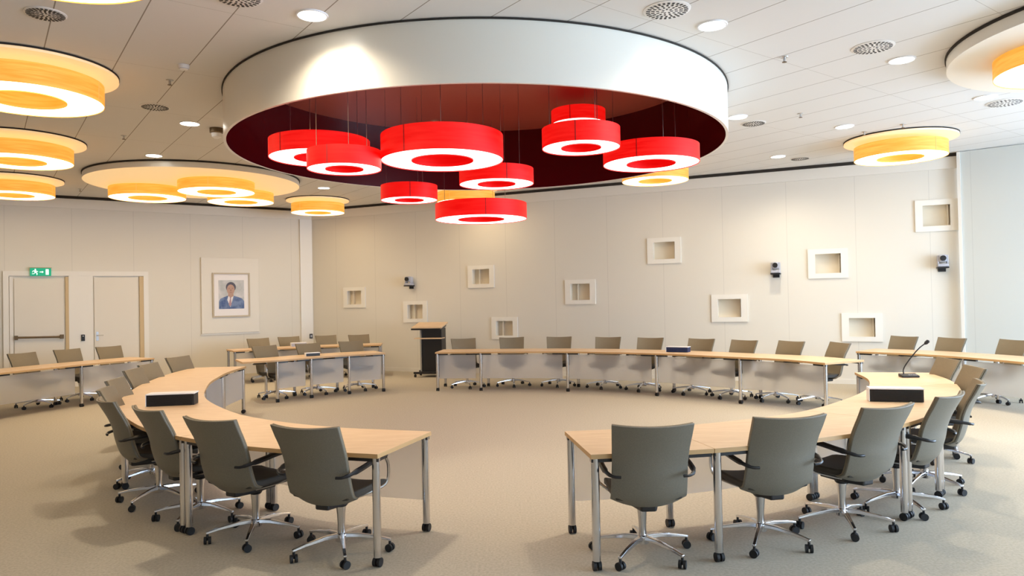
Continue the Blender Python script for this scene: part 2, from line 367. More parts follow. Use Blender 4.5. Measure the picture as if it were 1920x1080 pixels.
# pictogram (local x runs right-to-left in the view, so mirror)
bm = nb()
def pg(pts, y0=0.1005, y1=0.103):
    lo = [bm.verts.new((-x, y0, z)) for x, z in pts]; hi = [bm.verts.new((-x, y1, z)) for x, z in pts]
    bm.faces.new(lo); bm.faces.new(hi[::-1])
    for i in range(len(pts)): bm.faces.new((lo[i], hi[i], hi[(i + 1) % len(pts)], lo[(i + 1) % len(pts)]))
pg([(0.09, -0.06), (0.145, -0.06), (0.145, 0.06), (0.09, 0.06)])                       # doorway
cx_, cz_ = -0.095, 0.052; pg([(cx_ + 0.016 * math.cos(a * PI / 5), cz_ + 0.016 * math.sin(a * PI / 5)) for a in range(10)])
pg([(-0.135, 0.03), (-0.085, 0.032), (-0.075, -0.005), (-0.105, -0.008)])
pg([(-0.085, 0.03), (-0.045, 0.012), (-0.05, 0.0), (-0.088, 0.015)])
pg([(-0.135, 0.03), (-0.125, 0.03), (-0.145, -0.008), (-0.155, -0.004)])
pg([(-0.105, -0.005), (-0.075, -0.005), (-0.055, -0.03), (-0.06, -0.065), (-0.075, -0.065), (-0.073, -0.035)])
pg([(-0.105, -0.006), (-0.088, -0.01), (-0.118, -0.045), (-0.155, -0.045), (-0.155, -0.033), (-0.123, -0.033)])
pg([(-0.02, 0.008), (0.025, 0.008), (0.025, 0.025), (0.055, 0.0), (0.025, -0.025), (0.025, -0.008), (-0.02, -0.008)])
obj('pictogram', bm, M['pict'], t)
# panel behind the portrait
t = on_left('backing_panel', 'cream raised wall panel carrying the framed portrait, right of the doors', 'wall panel', 2.08, 1.95)
bm = nb(); box(bm, (-0.68, 0.002, -0.92), (0.68, 0.05, 0.92)); obj('panel_board', bm, M['paint'], t, bevel=0.01)
bm = nb(); box(bm, (-0.70, 0.002, -0.95), (0.70, 0.03, -0.92)); obj('bottom_lip', bm, M['white_paint'], t)
t = on_left('framed_portrait', 'framed portrait of a dark haired man in a blue suit on the cream panel', 'picture', 2.07, 1.96)
fw, fh = 0.44, 0.54
bm = nb(); fr = 0.035
for p, q in (((-fw, 0.052, fh - fr), (fw, 0.085, fh)), ((-fw, 0.052, -fh), (fw, 0.085, -fh + fr)), ((-fw, 0.052, -fh + fr), (-fw + fr, 0.085, fh - fr)), ((fw - fr, 0.052, -fh + fr), (fw, 0.085, fh - fr))): box(bm, p, q)
obj('picture_frame', bm, M['picframe'], t)
bm = nb(); box(bm, (-fw + fr, 0.052, -fh + fr), (fw - fr, 0.062, fh - fr)); obj('picture_mat', bm, M['mat_board'], t)
M['pic_bg'] = mat('portrait_backdrop', (0.55, 0.58, 0.60), 0.7); noise_col(M['pic_bg'], (0.50, 0.54, 0.56), (0.68, 0.68, 0.72), 6)
M['pic_skin'] = mat('portrait_skin', (0.50, 0.33, 0.27), 0.7); M['pic_hair'] = mat('portrait_hair', (0.10, 0.10, 0.14), 0.7)
M['pic_suit'] = mat('portrait_suit', (0.11, 0.17, 0.36), 0.7); noise_col(M['pic_suit'], (0.06, 0.11, 0.28), (0.20, 0.28, 0.48), 9)
M['pic_shirt'] = mat('portrait_shirt', (0.8, 0.78, 0.82), 0.7); M['pic_tie'] = mat('portrait_tie', (0.45, 0.30, 0.35), 0.7)
bm = nb(); box(bm, (-0.30, 0.062, -0.34), (0.30, 0.064, 0.36)); pic = obj('photograph', bm, M['pic_bg'], t)
def shape(name, pts, lay, m):
    global bm
    bm = nb(); pg(pts, 0.064 + lay * 0.001, 0.065 + lay * 0.001); obj(name, bm, m, pic)
ell = lambda cx, cz, rx, rz, n=24: [(cx + rx * math.cos(2 * PI * k / n), cz + rz * math.sin(2 * PI * k / n)) for k in range(n)]
shape('suit', [(-0.29, -0.34), (0.30, -0.34), (0.30, -0.16), (0.25, -0.09), (0.13, -0.045), (0.05, -0.02), (-0.09, -0.02), (-0.17, -0.05), (-0.26, -0.09), (-0.29, -0.15)], 0, M['pic_suit'])
shape('shirt', [(-0.075, -0.02), (0.055, -0.01), (0.03, -0.10), (-0.03, -0.30), (-0.10, -0.12)], 1, M['pic_shirt'])
shape('tie', [(-0.045, -0.05), (-0.005, -0.05), (-0.015, -0.09), (0.0, -0.24), (-0.03, -0.28), (-0.07, -0.24), (-0.035, -0.09)], 2, M['pic_tie'])
shape('neck', [(-0.075, 0.06), (0.045, 0.06), (0.05, -0.03), (-0.01, -0.06), (-0.08, -0.03)], 2, M['pic_skin'])
shape('hair', ell(-0.012, 0.19, 0.118, 0.125), 2, M['pic_hair'])
shape('face', ell(-0.016, 0.13, 0.092, 0.125), 3, M['pic_skin'])
bm = nb()
for pts in (ell(-0.052, 0.15, 0.013, 0.006, 10), ell(0.022, 0.15, 0.013, 0.006, 10), [(-0.05, 0.065), (0.018, 0.065), (0.008, 0.055), (-0.04, 0.055)], [(-0.07, 0.17), (-0.035, 0.173), (-0.035, 0.167), (-0.07, 0.163)], [(0.006, 0.173), (0.04, 0.17), (0.04, 0.163), (0.006, 0.167)], [(-0.018, 0.14), (-0.008, 0.14), (-0.003, 0.095), (-0.026, 0.095)]):
    pg(pts, 0.068, 0.0685)
obj('facial_features', bm, mat('portrait_features', (0.28, 0.15, 0.13), 0.7), pic)

# wall cameras on the niche wall
def wall_camera(s, z, label):
    t = thing('wall_camera', label, 'camera', group='cameras on the back wall'); t.matrix_world = WR @ Matrix.Translation((s, 0, z))
    bm = nb(); box(bm, (-0.09, 0.002, -0.14), (0.09, 0.22, -0.115)); box(bm, (-0.06, 0.002, -0.2), (0.06, 0.02, -0.1)); obj('bracket', bm, M['black'], t, bevel=0.003)
    bm = nb(); box(bm, (-0.085, 0.03, -0.115), (0.085, 0.21, -0.06)); obj('base_housing', bm, M['grey'], t, bevel=0.012)
    bm = nb(); box(bm, (-0.085, 0.06, -0.06), (-0.06, 0.18, 0.09)); box(bm, (0.06, 0.06, -0.06), (0.085, 0.18, 0.09)); obj('yoke', bm, M['grey'], t, bevel=0.008)
    bm = nb(); box(bm, (-0.06, 0.05, -0.03), (0.06, 0.2, 0.1)); o = obj('camera_head', bm, M['grey'], t, bevel=0.02)
    bm = nb(); tube(bm, [(0, 0.2, 0.035), (0, 0.24, 0.035)], 0.048, 20); obj('lens', bm, M['black'], o, smooth=True)
wall_camera(3.05, 2.22, 'small grey wall camera above the lectern, left part of back wall')
wall_camera(11.45, 2.24, 'small grey wall camera between two niches, right of centre')
wall_camera(14.25, 2.26, 'small grey wall camera at far right beside the pale panel')

# ------------------------------------------------------------------ round ceiling canopies, lamps
def canopy(cx, cy, R, label, z=4.03, name='ceiling_canopy', glow=False):
    t = thing(name, label, 'ceiling canopy', (cx, cy, z))
    h = ZC - z
    bm = nb(); lathe(bm, [(R, 0.0), (R, h - 0.03)], 96); obj('fascia', bm, M['soffit_white'], t, smooth=True)
    bm = nb(); lathe(bm, [(0, 0), (R, 0)], 96); obj('underside', bm, M['canopy_glow_paint' if glow else 'canopy'], t)
    bm = nb(); lathe(bm, [(R - 0.02, h - 0.03), (R + 0.012, h - 0.03), (R + 0.012, h - 0.002), (R - 0.02, h - 0.002)], 96, closed=True); obj('shadow_ring', bm, M['dark_gap'], t)
    return t
t = thing('ceiling_canopy', 'huge round white ceiling drum with dark red underside above the table ring', 'ceiling canopy', (DX, DY, DZ))
bm = nb(); H = ZC - DZ
lathe(bm, [(DRAD - 0.03, 0.02), (DRAD - 0.03, 0.0), (DRAD, 0.0), (DRAD, H - 0.018), (DRAD - 0.03, H - 0.018)], 160); obj('fascia', bm, M['soffit_white'], t, smooth=True)
bm = nb(); lathe(bm, [(DRAD - 0.031, 0.004), (DRAD - 0.031, DTOP - DZ)], 160); obj('inner_wall', bm, M['soffit_red'], t, smooth=True)
bm = nb(); lathe(bm, [(0, DTOP - DZ), (DRAD - 0.031, DTOP - DZ)], 160); obj('inner_ceiling', bm, M['drum_ceiling'], t)
bm = nb(); lathe(bm, [(DRAD - 0.03, H - 0.018), (DRAD + 0.012, H - 0.018), (DRAD + 0.012, H - 0.003), (DRAD - 0.03, H - 0.003)], 160, closed=True); obj('shadow_ring', bm, M['dark_gap'], t)
t2 = thing('ceiling_sensor', 'small flat round detector inside the dark red drum, above the largest lamp', 'sensor', (-1.2, 11.6, DTOP))
bm = nb(); lathe(bm, [(0, -0.035), (0.05, -0.03), (0.075, 0.0)], 24); obj('sensor_body', bm, M['steel'], t2, smooth=True)
bm = nb(); lathe(bm, [(0, -0.045), (0.02, -0.035)], 12); obj('sensor_tip', bm, M['black'], t2)

def ring_lamp(x, y, zb, R, h, label, kind, top=None, neck=False, group=None, name='ring_lamp', can=None):
    """drum lamp: outer veneer, inner veneer, white ring between them"""
    red = kind == 'red'
    t = thing(name, label, 'lamp', (x, y, zb), group=group)
    ri = R * 0.50
    bm = nb(); lathe(bm, [(R - 0.006, 0), (R, 0.0), (R, h), (R - 0.006, h)], 72, closed=True)
    sh = obj('outer_shade', bm, M['veneer_r' if red else 'veneer_y'], t, smooth=True)
    a0 = random.uniform(-2.2, -1.2)
    for k in range(3):
        a = a0 + k * 2 * PI / 3; bm = nb()
        box(bm, (R, -0.005, 0.0), (R + 0.003, 0.005, h), Matrix.Rotation(a, 4, 'Z')); obj('shade_seam', bm, M['seam_r' if red else 'seam_y'], sh)
    bm = nb(); lathe(bm, [(ri, 0), (ri + 0.006, 0), (ri + 0.006, h), (ri, h)], 48, closed=True); obj('inner_shade', bm, M['veneer_ri' if red else 'veneer_yi'], t, smooth=True)
    bm = nb(); ring_solid(bm, R - 0.007, ri + 0.007, 0.008, 0.014, 72); obj('diffuser', bm, M['diffuser' if red else 'diffuser_y'], t)
    bm = nb(); lathe(bm, [(0, h - 0.006), (R - 0.007, h - 0.006)], 48); obj('top_plate', bm, M['veneer_ri' if red else 'canopy'], t)
    if can:
        bm = nb(); dz = 4.125 - zb; lathe(bm, [(0, dz), (can, dz), (can, ZC - zb - 0.02)], 72); obj('backing_disc', bm, M['canopy_glow_paint'], t, smooth=True)
        bm = nb(); lathe(bm, [(can - 0.02, ZC - zb - 0.02), (can + 0.006, ZC - zb - 0.02), (can + 0.006, ZC - zb - 0.002), (can - 0.02, ZC - zb - 0.002)], 72, closed=True); obj('shadow_ring', bm, M['dark_gap'], t)
    if neck:
        bm = nb(); lathe(bm, [(0.25, h), (0.25, top - zb)], 48); obj('neck', bm, M['veneer_r'], t, smooth=True)
    elif top and not can:
        for k in range(3):
            a = a0 + 0.6 + k * 2 * PI / 3; p = (R * 0.8 * math.cos(a), R * 0.8 * math.sin(a))
            bm = nb(); tube(bm, [(p[0], p[1], h - 0.005), (p[0], p[1], top - zb)], 0.003, 5); obj('suspension_wire', bm, M['wire'], t)
    return t
gR = 'red ring lamps under the white drum'; TOPZ = DTOP
RL = [(0.98, 10.10, 4.16, 0.380, 0.19, 'highest red ring shape, deep inside the drum, half hidden behind a lower lamp', 0),  # red shape above a lower lamp, built with the same ring parts
      (-0.66, 7.09, 3.10, 0.600, 0.245, 'largest red ring lamp, near the middle front of the drum', 0),
      (0.70, 7.00, 3.18, 0.380, 0.19, 'red ring lamp right of centre under the white drum, overlapped by the rightmost one', 0),
      (1.58, 8.03, 3.20, 0.530, 0.19, 'rightmost red ring lamp, near the right rim of the drum', 0),
      (-2.00, 7.59, 3.25, 0.520, 0.185, 'leftmost red ring lamp, partly behind the smaller red lamp', 0),
      (-1.585, 6.90, 3.00, 0.350, 0.175, 'small red ring lamp overlapping the leftmost red lamp', 0),
      (-0.16, 8.61, 3.10, 0.445, 0.18, 'red ring lamp just behind and below right of the largest one', 0),
      (-1.38, 9.84, 3.10, 0.385, 0.20, 'small red ring lamp hanging over the far left rim of the drum', 0),
      (-0.45, 11.04, 2.95, 0.700, 0.24, 'lowest hanging red ring lamp, in front of the back wall', 0)]
for x, y, z, R, h, lb, nk in RL: ring_lamp(x, y, z, R, h, lb, 'red', TOPZ, bool(nk), gR, 'pendant_lamp')
gY = 'yellow ring lamps on the ceiling'
YL = [(-4.91, 7.33, 0.690, 0.87, 'large yellow ring lamp nearest the camera at left edge'),
      (-7.11, 10.41, 0.690, 0.90, 'middle one of the three yellow ring lamps down the left edge'),
      (-9.33, 13.51, 0.670, 0.86, 'farthest of the three yellow ring lamps down the left edge'),
      (-4.56, 17.05, 0.610, 0.76, 'small yellow ring lamp near the room corner, right of the lamp cluster'),
      (-0.97, 15.74, 0.630, 0.74, 'yellow ring lamp half hidden behind the lowest red lamp'),
      (2.69, 13.32, 0.605, 0.62, 'yellow ring lamp seen just under the rightmost red lamp'),
      (6.25, 11.50, 0.670, 0.86, 'yellow ring lamp in front of the niche wall at right'),
      (-2.80, 4.38, 0.650, 0.86, 'yellow ring lamp almost out of frame at the top left')]
for x, y, R, cn, lb in YL: ring_lamp(x, y, 3.85, R, 0.21, lb, 'yellow', group=gY, can=cn * 0.95)
canopy(-6.04, 13.86, 1.90, 'wide round cream ceiling canopy holding a cluster of three yellow lamps', 4.045, glow=True)
for x, y, R, lb in [(-7.14, 14.18, 0.69, 'left yellow ring lamp of the cluster of three'), (-5.55, 13.61, 0.68, 'front yellow ring lamp of the cluster of three, highest in view'), (-5.62, 15.02, 0.65, 'rear right yellow ring lamp of the cluster of three')]:
    ring_lamp(x, y, 3.85, R, 0.193, lb, 'yellow', group=gY)
canopy(6.12, 6.72, 1.72, 'wide round cream ceiling canopy cut by the right edge of the view', 4.03)
ring_lamp(5.52, 6.98, 3.85, 0.67, 0.178, 'yellow ring lamp under the cream canopy at the right edge', 'yellow', group=gY)

# ------------------------------------------------------------------ downlights, vents, sensors
DLS = [(-1.65, 6.08, 'bright round downlight at the front left of the white drum'), (1.86, 6.49, 'bright round downlight at the front right of the white drum'),
       (4.16, 7.57, 'bright round downlight between the right vent and the big canopy'), (-4.28, 9.64, 'round downlight left of the white drum, below the small vent'),
       (-5.76, 11.65, 'round downlight just in front of the yellow lamp cluster'), (3.15, 9.88, 'round downlight peeking out at the right rim of the drum'),
       (4.94, 10.58, 'round downlight between the drum and the right yellow lamp'), (4.78, 12.79, 'farthest right downlight, close to the niche wall'),
       (6.06, 9.12, 'round downlight below the rim of the right canopy'), (-3.96, 15.30, 'small far downlight between the cluster and the red drum')]
for i, (x, y, lb) in enumerate(DLS):
    t = thing('downlight', lb, 'downlight', (x, y, ZC), group='recessed ceiling downlights')
    bm = nb(); lathe(bm, [(0.118, -0.001), (0.135, -0.001), (0.13, -0.012), (0.118, -0.012)], 40, closed=True); obj('trim_ring', bm, M['white_plastic'], t, smooth=True)
    bm = nb(); lathe(bm, [(0, -0.006), (0.118, -0.006)], 40); obj('lamp_lens', bm, M['lens'], t)
    l = bpy.data.lights.new('beam', 'SPOT'); l.energy = 165; l.color = (1.0, 0.86, 0.66); l.spot_size = math.radians(150); l.spot_blend = 1.0; l.shadow_soft_size = 0.10
    lo = bpy.data.objects.new('beam', l); COL.objects.link(lo); lo.parent = t; lo.location = (0, 0, -0.03)
VTS = [(-3.82, 5.94, 0.155, 'round perforated ceiling vent at the far top left'), (1.37, 6.12, 0.20, 'round perforated ceiling vent right of the drum, at the top edge'),
       (3.65, 7.16, 0.20, 'round perforated ceiling vent beside the right bright downlight'), (-4.33, 8.8, 0.17, 'small round ceiling vent left of the drum'),
       (6.5, 9.4, 0.22, 'round ceiling vent below the right canopy at the edge'), (5.27, 13.04, 0.17, 'small far ceiling vent beside the farthest right downlight'),
       (3.5, 10.27, 0.17, 'small ceiling vent just right of the drum rim'), (-2.13, 5.69, 0.19, 'round ceiling vent cut by the top edge, left of the drum')]
for x, y, R, lb in VTS:
    t = thing('ceiling_vent', lb, 'vent', (x, y, ZC), group='round ceiling vents')
    bm = nb(); lathe(bm, [(0, -0.012), (R * 0.86, -0.012), (R, -0.004), (R, -0.001)], 40); obj('vent_plate', bm, M['vent'], t, smooth=True)
    bm = nb()
    for rr, nn, s in ((0.80, 26, 0.017), (0.60, 18, 0.015), (0.40, 12, 0.013), (0.2, 7, 0.012)):
        for k in range(nn):
            a = 2 * PI * k / nn; v0 = len(bm.verts)
            m4 = Matrix.Rotation(a, 4, 'Z') @ Matrix.Translation((R * rr, 0, -0.0135))
            box(bm, (-s * 1.0, -s * 0.62, 0), (s * 1.0, s * 0.62, 0.001), m4)
    obj('perforations', bm, M['vent_hole'], t)
SNS = [(-3.66, 7.77, 'dark sprinkler head on the ceiling left of the drum'), (-5.5, 10.26, 'dark sprinkler head on the ceiling beside the middle left lamp'), (-8.85, 14.81, 'dark sprinkler head near the far left wall top'),
       (2.86, 7.41, 'sprinkler head on the ceiling right of the drum, nearest'), (3.97, 9.77, 'sprinkler head on the ceiling right of the drum, middle'), (5.42, 10.96, 'sprinkler head just left above the right yellow lamp'), (5.77, 10.52, 'sprinkler head directly above the right yellow lamp')]
for x, y, lb in SNS:
    t = thing('sprinkler_head', lb, 'sprinkler', (x, y, ZC), group='sprinkler heads')
    bm = nb(); lathe(bm, [(0.04, -0.001), (0.035, -0.008), (0.012, -0.01), (0.012, -0.05), (0, -0.05)], 16); obj('escutcheon', bm, M['steel'], t, smooth=True)
    bm = nb(); lathe(bm, [(0, -0.05), (0.024, -0.052), (0.024, -0.056), (0, -0.058)], 12); obj('deflector', bm, M['bronze'], t)
t = thing('smoke_detector', 'white smoke detector on the ceiling left of the white drum', 'smoke detector', (-3.29, 7.29, ZC))
bm = nb(); lathe(bm, [(0.055, -0.001), (0.055, -0.025), (0.04, -0.045), (0, -0.05)], 24); obj('detector_body', bm, M['white_plastic'], t, smooth=True)
bm = nb(); ring_solid(bm, 0.045, 0.035, -0.042, -0.036, 24); obj('sensor_grille', bm, M['grey'], t)
t = thing('ceiling_camera', 'small dome camera on the ceiling at the left rim of the drum', 'camera', (-4.05, 9.95, ZC))
bm = nb(); lathe(bm, [(0.09, -0.001), (0.09, -0.06), (0.07, -0.07)], 24); obj('housing', bm, M['bronze'], t, smooth=True)
bm = nb(); lathe(bm, [(0.07, -0.07), (0.06, -0.12), (0.03, -0.14), (0, -0.145)], 24); obj('dome', bm, M['white_plastic'], t, smooth=True)

# ------------------------------------------------------------------ office chair
def crom(P, n=8):
    out = []
    P = [Vector(p) for p in P]
    for i in range(len(P) - 1):
        p0 = P[i - 1] if i else 2 * P[0] - P[1]; p1, p2 = P[i], P[i + 1]; p3 = P[i + 2] if i + 2 < len(P) else 2 * P[-1] - P[-2]
        for k in range(n):
            t = k / n; out.append(0.5 * ((2 * p1) + (-p0 + p2) * t + (2 * p0 - 5 * p1 + 4 * p2 - p3) * t * t + (-p0 + 3 * p1 - 3 * p2 + p3) * t ** 3))
    out.append(P[-1]); return out
def sheet(bm, fn, nu, nv, th):
    """thick curved pad from fn(u,v)->front point, thickness along th(u,v) vector"""
    F = [[bm.verts.new(fn(i / nu, j / nv)) for j in range(nv + 1)] for i in range(nu + 1)]
    B = [[bm.verts.new(Vector(fn(i / nu, j / nv)) + Vector(th(i / nu, j / nv))) for j in range(nv + 1)] for i in range(nu + 1)]
    for i in range(nu):
        for j in range(nv):
            bm.faces.new((F[i][j], F[i + 1][j], F[i + 1][j + 1], F[i][j + 1])); bm.faces.new((B[i][j + 1], B[i + 1][j + 1], B[i + 1][j], B[i][j]))
    for i in range(nu):
        bm.faces.new((F[i][0], B[i][0], B[i + 1][0], F[i + 1][0])); bm.faces.new((F[i + 1][nv], B[i + 1][nv], B[i][nv], F[i][nv]))
    for j in range(nv):
        bm.faces.new((F[0][j + 1], B[0][j + 1], B[0][j], F[0][j])); bm.faces.new((F[nu][j], B[nu][j], B[nu][j + 1], F[nu][j + 1]))
def make_chair(label):
    """swivel chair, column on the origin, sitter looks along +y"""
    t = thing('office_chair', label, 'chair', group='taupe swivel chairs')
    prof = crom([(-0.20, 0.385), (-0.262, 0.46), (-0.302, 0.58), (-0.322, 0.68), (-0.365, 0.79), (-0.445, 0.935)], 4)
    wid = [0.235, 0.240, 0.238, 0.236, 0.241, 0.252]
    def back(u, v):
        s = 2 * u - 1; k = v * (len(prof) - 1); i = min(int(k), len(prof) - 2); p = prof[i].lerp(prof[i + 1], k - i)
        kw = v * (len(wid) - 1); iw = min(int(kw), len(wid) - 2); wd = wid[iw] + (wid[iw + 1] - wid[iw]) * (kw - iw)
        z = p.y
        if v < 0.2: z += (abs(s) ** 2.2) * 0.045 * (1 - v / 0.2)          # rounded lower edge
        if v > 0.9: z += (abs(s) ** 2) * 0.012 * (v - 0.9) / 0.1           # upswept top corners
        return (s * wd, p.x + 0.055 * s * s, z)
    bm = nb(); sheet(bm, back, 12, 20, lambda u, v: (0, -0.017, -0.003))
    obj('backrest', bm, M['front_fabric'], t, smooth=True, bevel=0.006)
    bm = nb(); sheet(bm, lambda u, v: tuple(Vector(back(u, v)) + Vector((0.004 * (2 * u - 1), -0.0175, -0.002))), 12, 20, lambda u, v: (0, -0.016, -0.003))
    obj('back_shell', bm, M['fabric'], t, smooth=True, bevel=0.006, label='smooth taupe rear shell')
    def seat(u, v):
        s = 2 * u - 1; y = -0.25 + 0.52 * v; wd = 0.225 - 0.02 * abs(v - 0.5)
        z = 0.455 + 0.018 * s * s - 0.02 * max(0, v - 0.75) * 4 * max(0, v - 0.75) * 4 + (0.01 if v < 0.2 else 0)
        return (s * wd, y, z)
    bm = nb(); sheet(bm, seat, 10, 10, lambda u, v: (0, 0, -0.05)); obj('seat', bm, M['seat'], t, smooth=True, bevel=0.012)
    bm = nb(); prism(bm, [(-0.05, -0.235), (0.05, -0.235), (0.09, -0.10), (0.09, 0.12), (-0.09, 0.12), (-0.09, -0.10)], 0.35, 0.403)
    lathe(bm, [(0, 0.315), (0.04, 0.315), (0.06, 0.36)], 16); obj('mechanism', bm, M['black'], t, bevel=0.012)
    bm = nb(); lathe(bm, [(0, 0.08), (0.027, 0.08), (0.025, 0.20), (0.029, 0.26), (0.036, 0.33), (0, 0.33)], 20); obj('column', bm, M['chrome'], t, smooth=True)
    bm = nb(); lathe(bm, [(0, 0.075), (0.042, 0.078), (0.042, 0.125), (0.032, 0.135), (0, 0.135)], 20)
    cps = []
    for k in range(5):
        a = 2 * PI * k / 5 + PI / 2; ca, sa = math.cos(a), math.sin(a); W_ = 0.019
        prev = None
        for r, z, hh, ww in ((0.03, 0.118, 0.030, 0.022), (0.12, 0.117, 0.026, 0.018), (0.26, 0.098, 0.020, 0.014), (0.345, 0.080, 0.016, 0.013)):
            q = [bm.verts.new((ca * r - sa * s * ww, sa * r + ca * s * ww, z + dz)) for s, dz in ((-1, -hh / 2), (1, -hh / 2), (0.8, hh / 2), (-0.8, hh / 2))]
            if prev:
                for i in range(4): bm.faces.new((prev[i], prev[(i + 1) % 4], q[(i + 1) % 4], q[i]))
            else: bm.faces.new(q[::-1])
            prev = q
        bm.faces.new(prev); cps.append((ca * 0.335, sa * 0.335, a))
    base = obj('star_base', bm, M['chrome'], t, bevel=0.004)
    for k, (x, y, a) in enumerate(cps):
        bm = nb(); ax = Vector((-math.sin(a + 0.7 * k), math.cos(a + 0.7 * k), 0)); c = Vector((x, y, 0.027))
        for s in (-1, 1): tube(bm, [c + ax * s * 0.007, c + ax * s * 0.024], 0.027, 16)
        tube(bm, [c, c + Vector((0, 0, 0.048))], 0.009, 8); obj('caster', bm, M['rubber'], base, smooth=True)
    for s in (-1, 1):
        path = crom([(s * 0.05, -0.12, 0.368), (s * 0.14, 0.0, 0.392), (s * 0.235, 0.12, 0.425), (s * 0.272, 0.17, 0.47), (s * 0.284, 0.165, 0.58), (s * 0.284, 0.13, 0.642)], 4)
        bm = nb(); tube(bm, path, 0.0115, 8); fr = obj('arm_frame', bm, M['chrome'], t, smooth=True)
        pp = crom([(s * 0.195, -0.362, 0.607), (s * 0.24, -0.355, 0.61), (s * 0.272, -0.31, 0.622), (s * 0.284, -0.20, 0.635), (s * 0.284, -0.05, 0.650), (s * 0.284, 0.14, 0.655)], 4)
        bm = nb(); tube(bm, pp, [0.010] * 6 + [0.013] * 4 + [0.019] * 10 + [0.012], 8); obj('arm_pad', bm, M['black'], fr, smooth=True)
    return t
CH = None
def place(bx, by, az, label, off=0.445):
    """bx,by: top of the backrest; az: heading of the sitter, degrees clockwise from +y"""
    global CH
    a = math.radians(az); hx, hy = bx + off * math.sin(a), by + off * math.cos(a)
    lab = 'taupe swivel chair, ' + label
    if CH is None: CH = make_chair(lab); CH.location = (hx, hy, 0); CH.rotation_euler = (0, 0, -a)
    else: dup(CH, (hx, hy, 0), -a, lab)
def toC(x, y): return math.degrees(math.atan2(RC.x - x, RC.y - y))
NUM = ['first', 'second', 'third', 'fourth', 'fifth', 'sixth', 'seventh', 'eighth', 'ninth']
for i, (x, y, az) in enumerate([(-1.36, 4.60, 19), (-2.14, 4.99, 27), (-2.86, 5.55, 41), (-3.50, 6.13, 48), (-4.0, 7.0, 74), (-4.38, 7.85, 80), (-4.82, 9.05, 85), (-5.03, 9.85, 90), (-5.2, 11.1, 105)]):
    place(x, y, az, '%s around the left curved table counted from its near end%s' % (NUM[i], '' if i == 8 else ''))
for i, (x, y, az) in enumerate([(0.85, 4.41, -1), (1.78, 4.62, -10), (2.60, 4.96, -25), (3.33, 5.45, -40), (4.0, 6.17, -60), (4.74, 7.35, -78), (5.05, 8.3, -85)]):
    place(x, y, az, '%s around the right curved table counted from its near end' % NUM[i])
for i, (x, y) in enumerate([(-1.02, 14.7), (-0.03, 14.8), (0.94, 14.65), (1.88, 14.2), (2.62, 13.68), (3.43, 13.05), (4.0, 12.4), (4.62, 11.9), (5.16, 11.3)]):
    place(x, y, toC(x, y) + (12 if i == 8 else 0), '%s from the left behind the long back table' % NUM[i])
for i, (x, y) in enumerate([(-4.7, 13.55), (-4.03, 14.08), (-3.3, 14.58)]): place(x, y, toC(x, y), '%s from the left behind the front short table near the corner' % NUM[i])
for i, (x, y) in enumerate([(-5.85, 16.5), (-5.3, 17.0), (-4.5, 17.3), (-3.72, 17.35)]): place(x, y, toC(x, y), '%s from the left at the rearmost table below the corner' % NUM[i])
for i, (x, y) in enumerate([(-8.75, 12.8), (-8.5, 13.7), (-8.1, 14.4)]): place(x, y, toC(x, y), '%s from the left at the outer table before the doors' % NUM[i])
for i, (x, y) in enumerate([(6.85, 12.58), (7.27, 11.9), (7.78, 11.15)]): place(x, y, toC(x, y), '%s from the left at the outer table on the right side' % NUM[i])

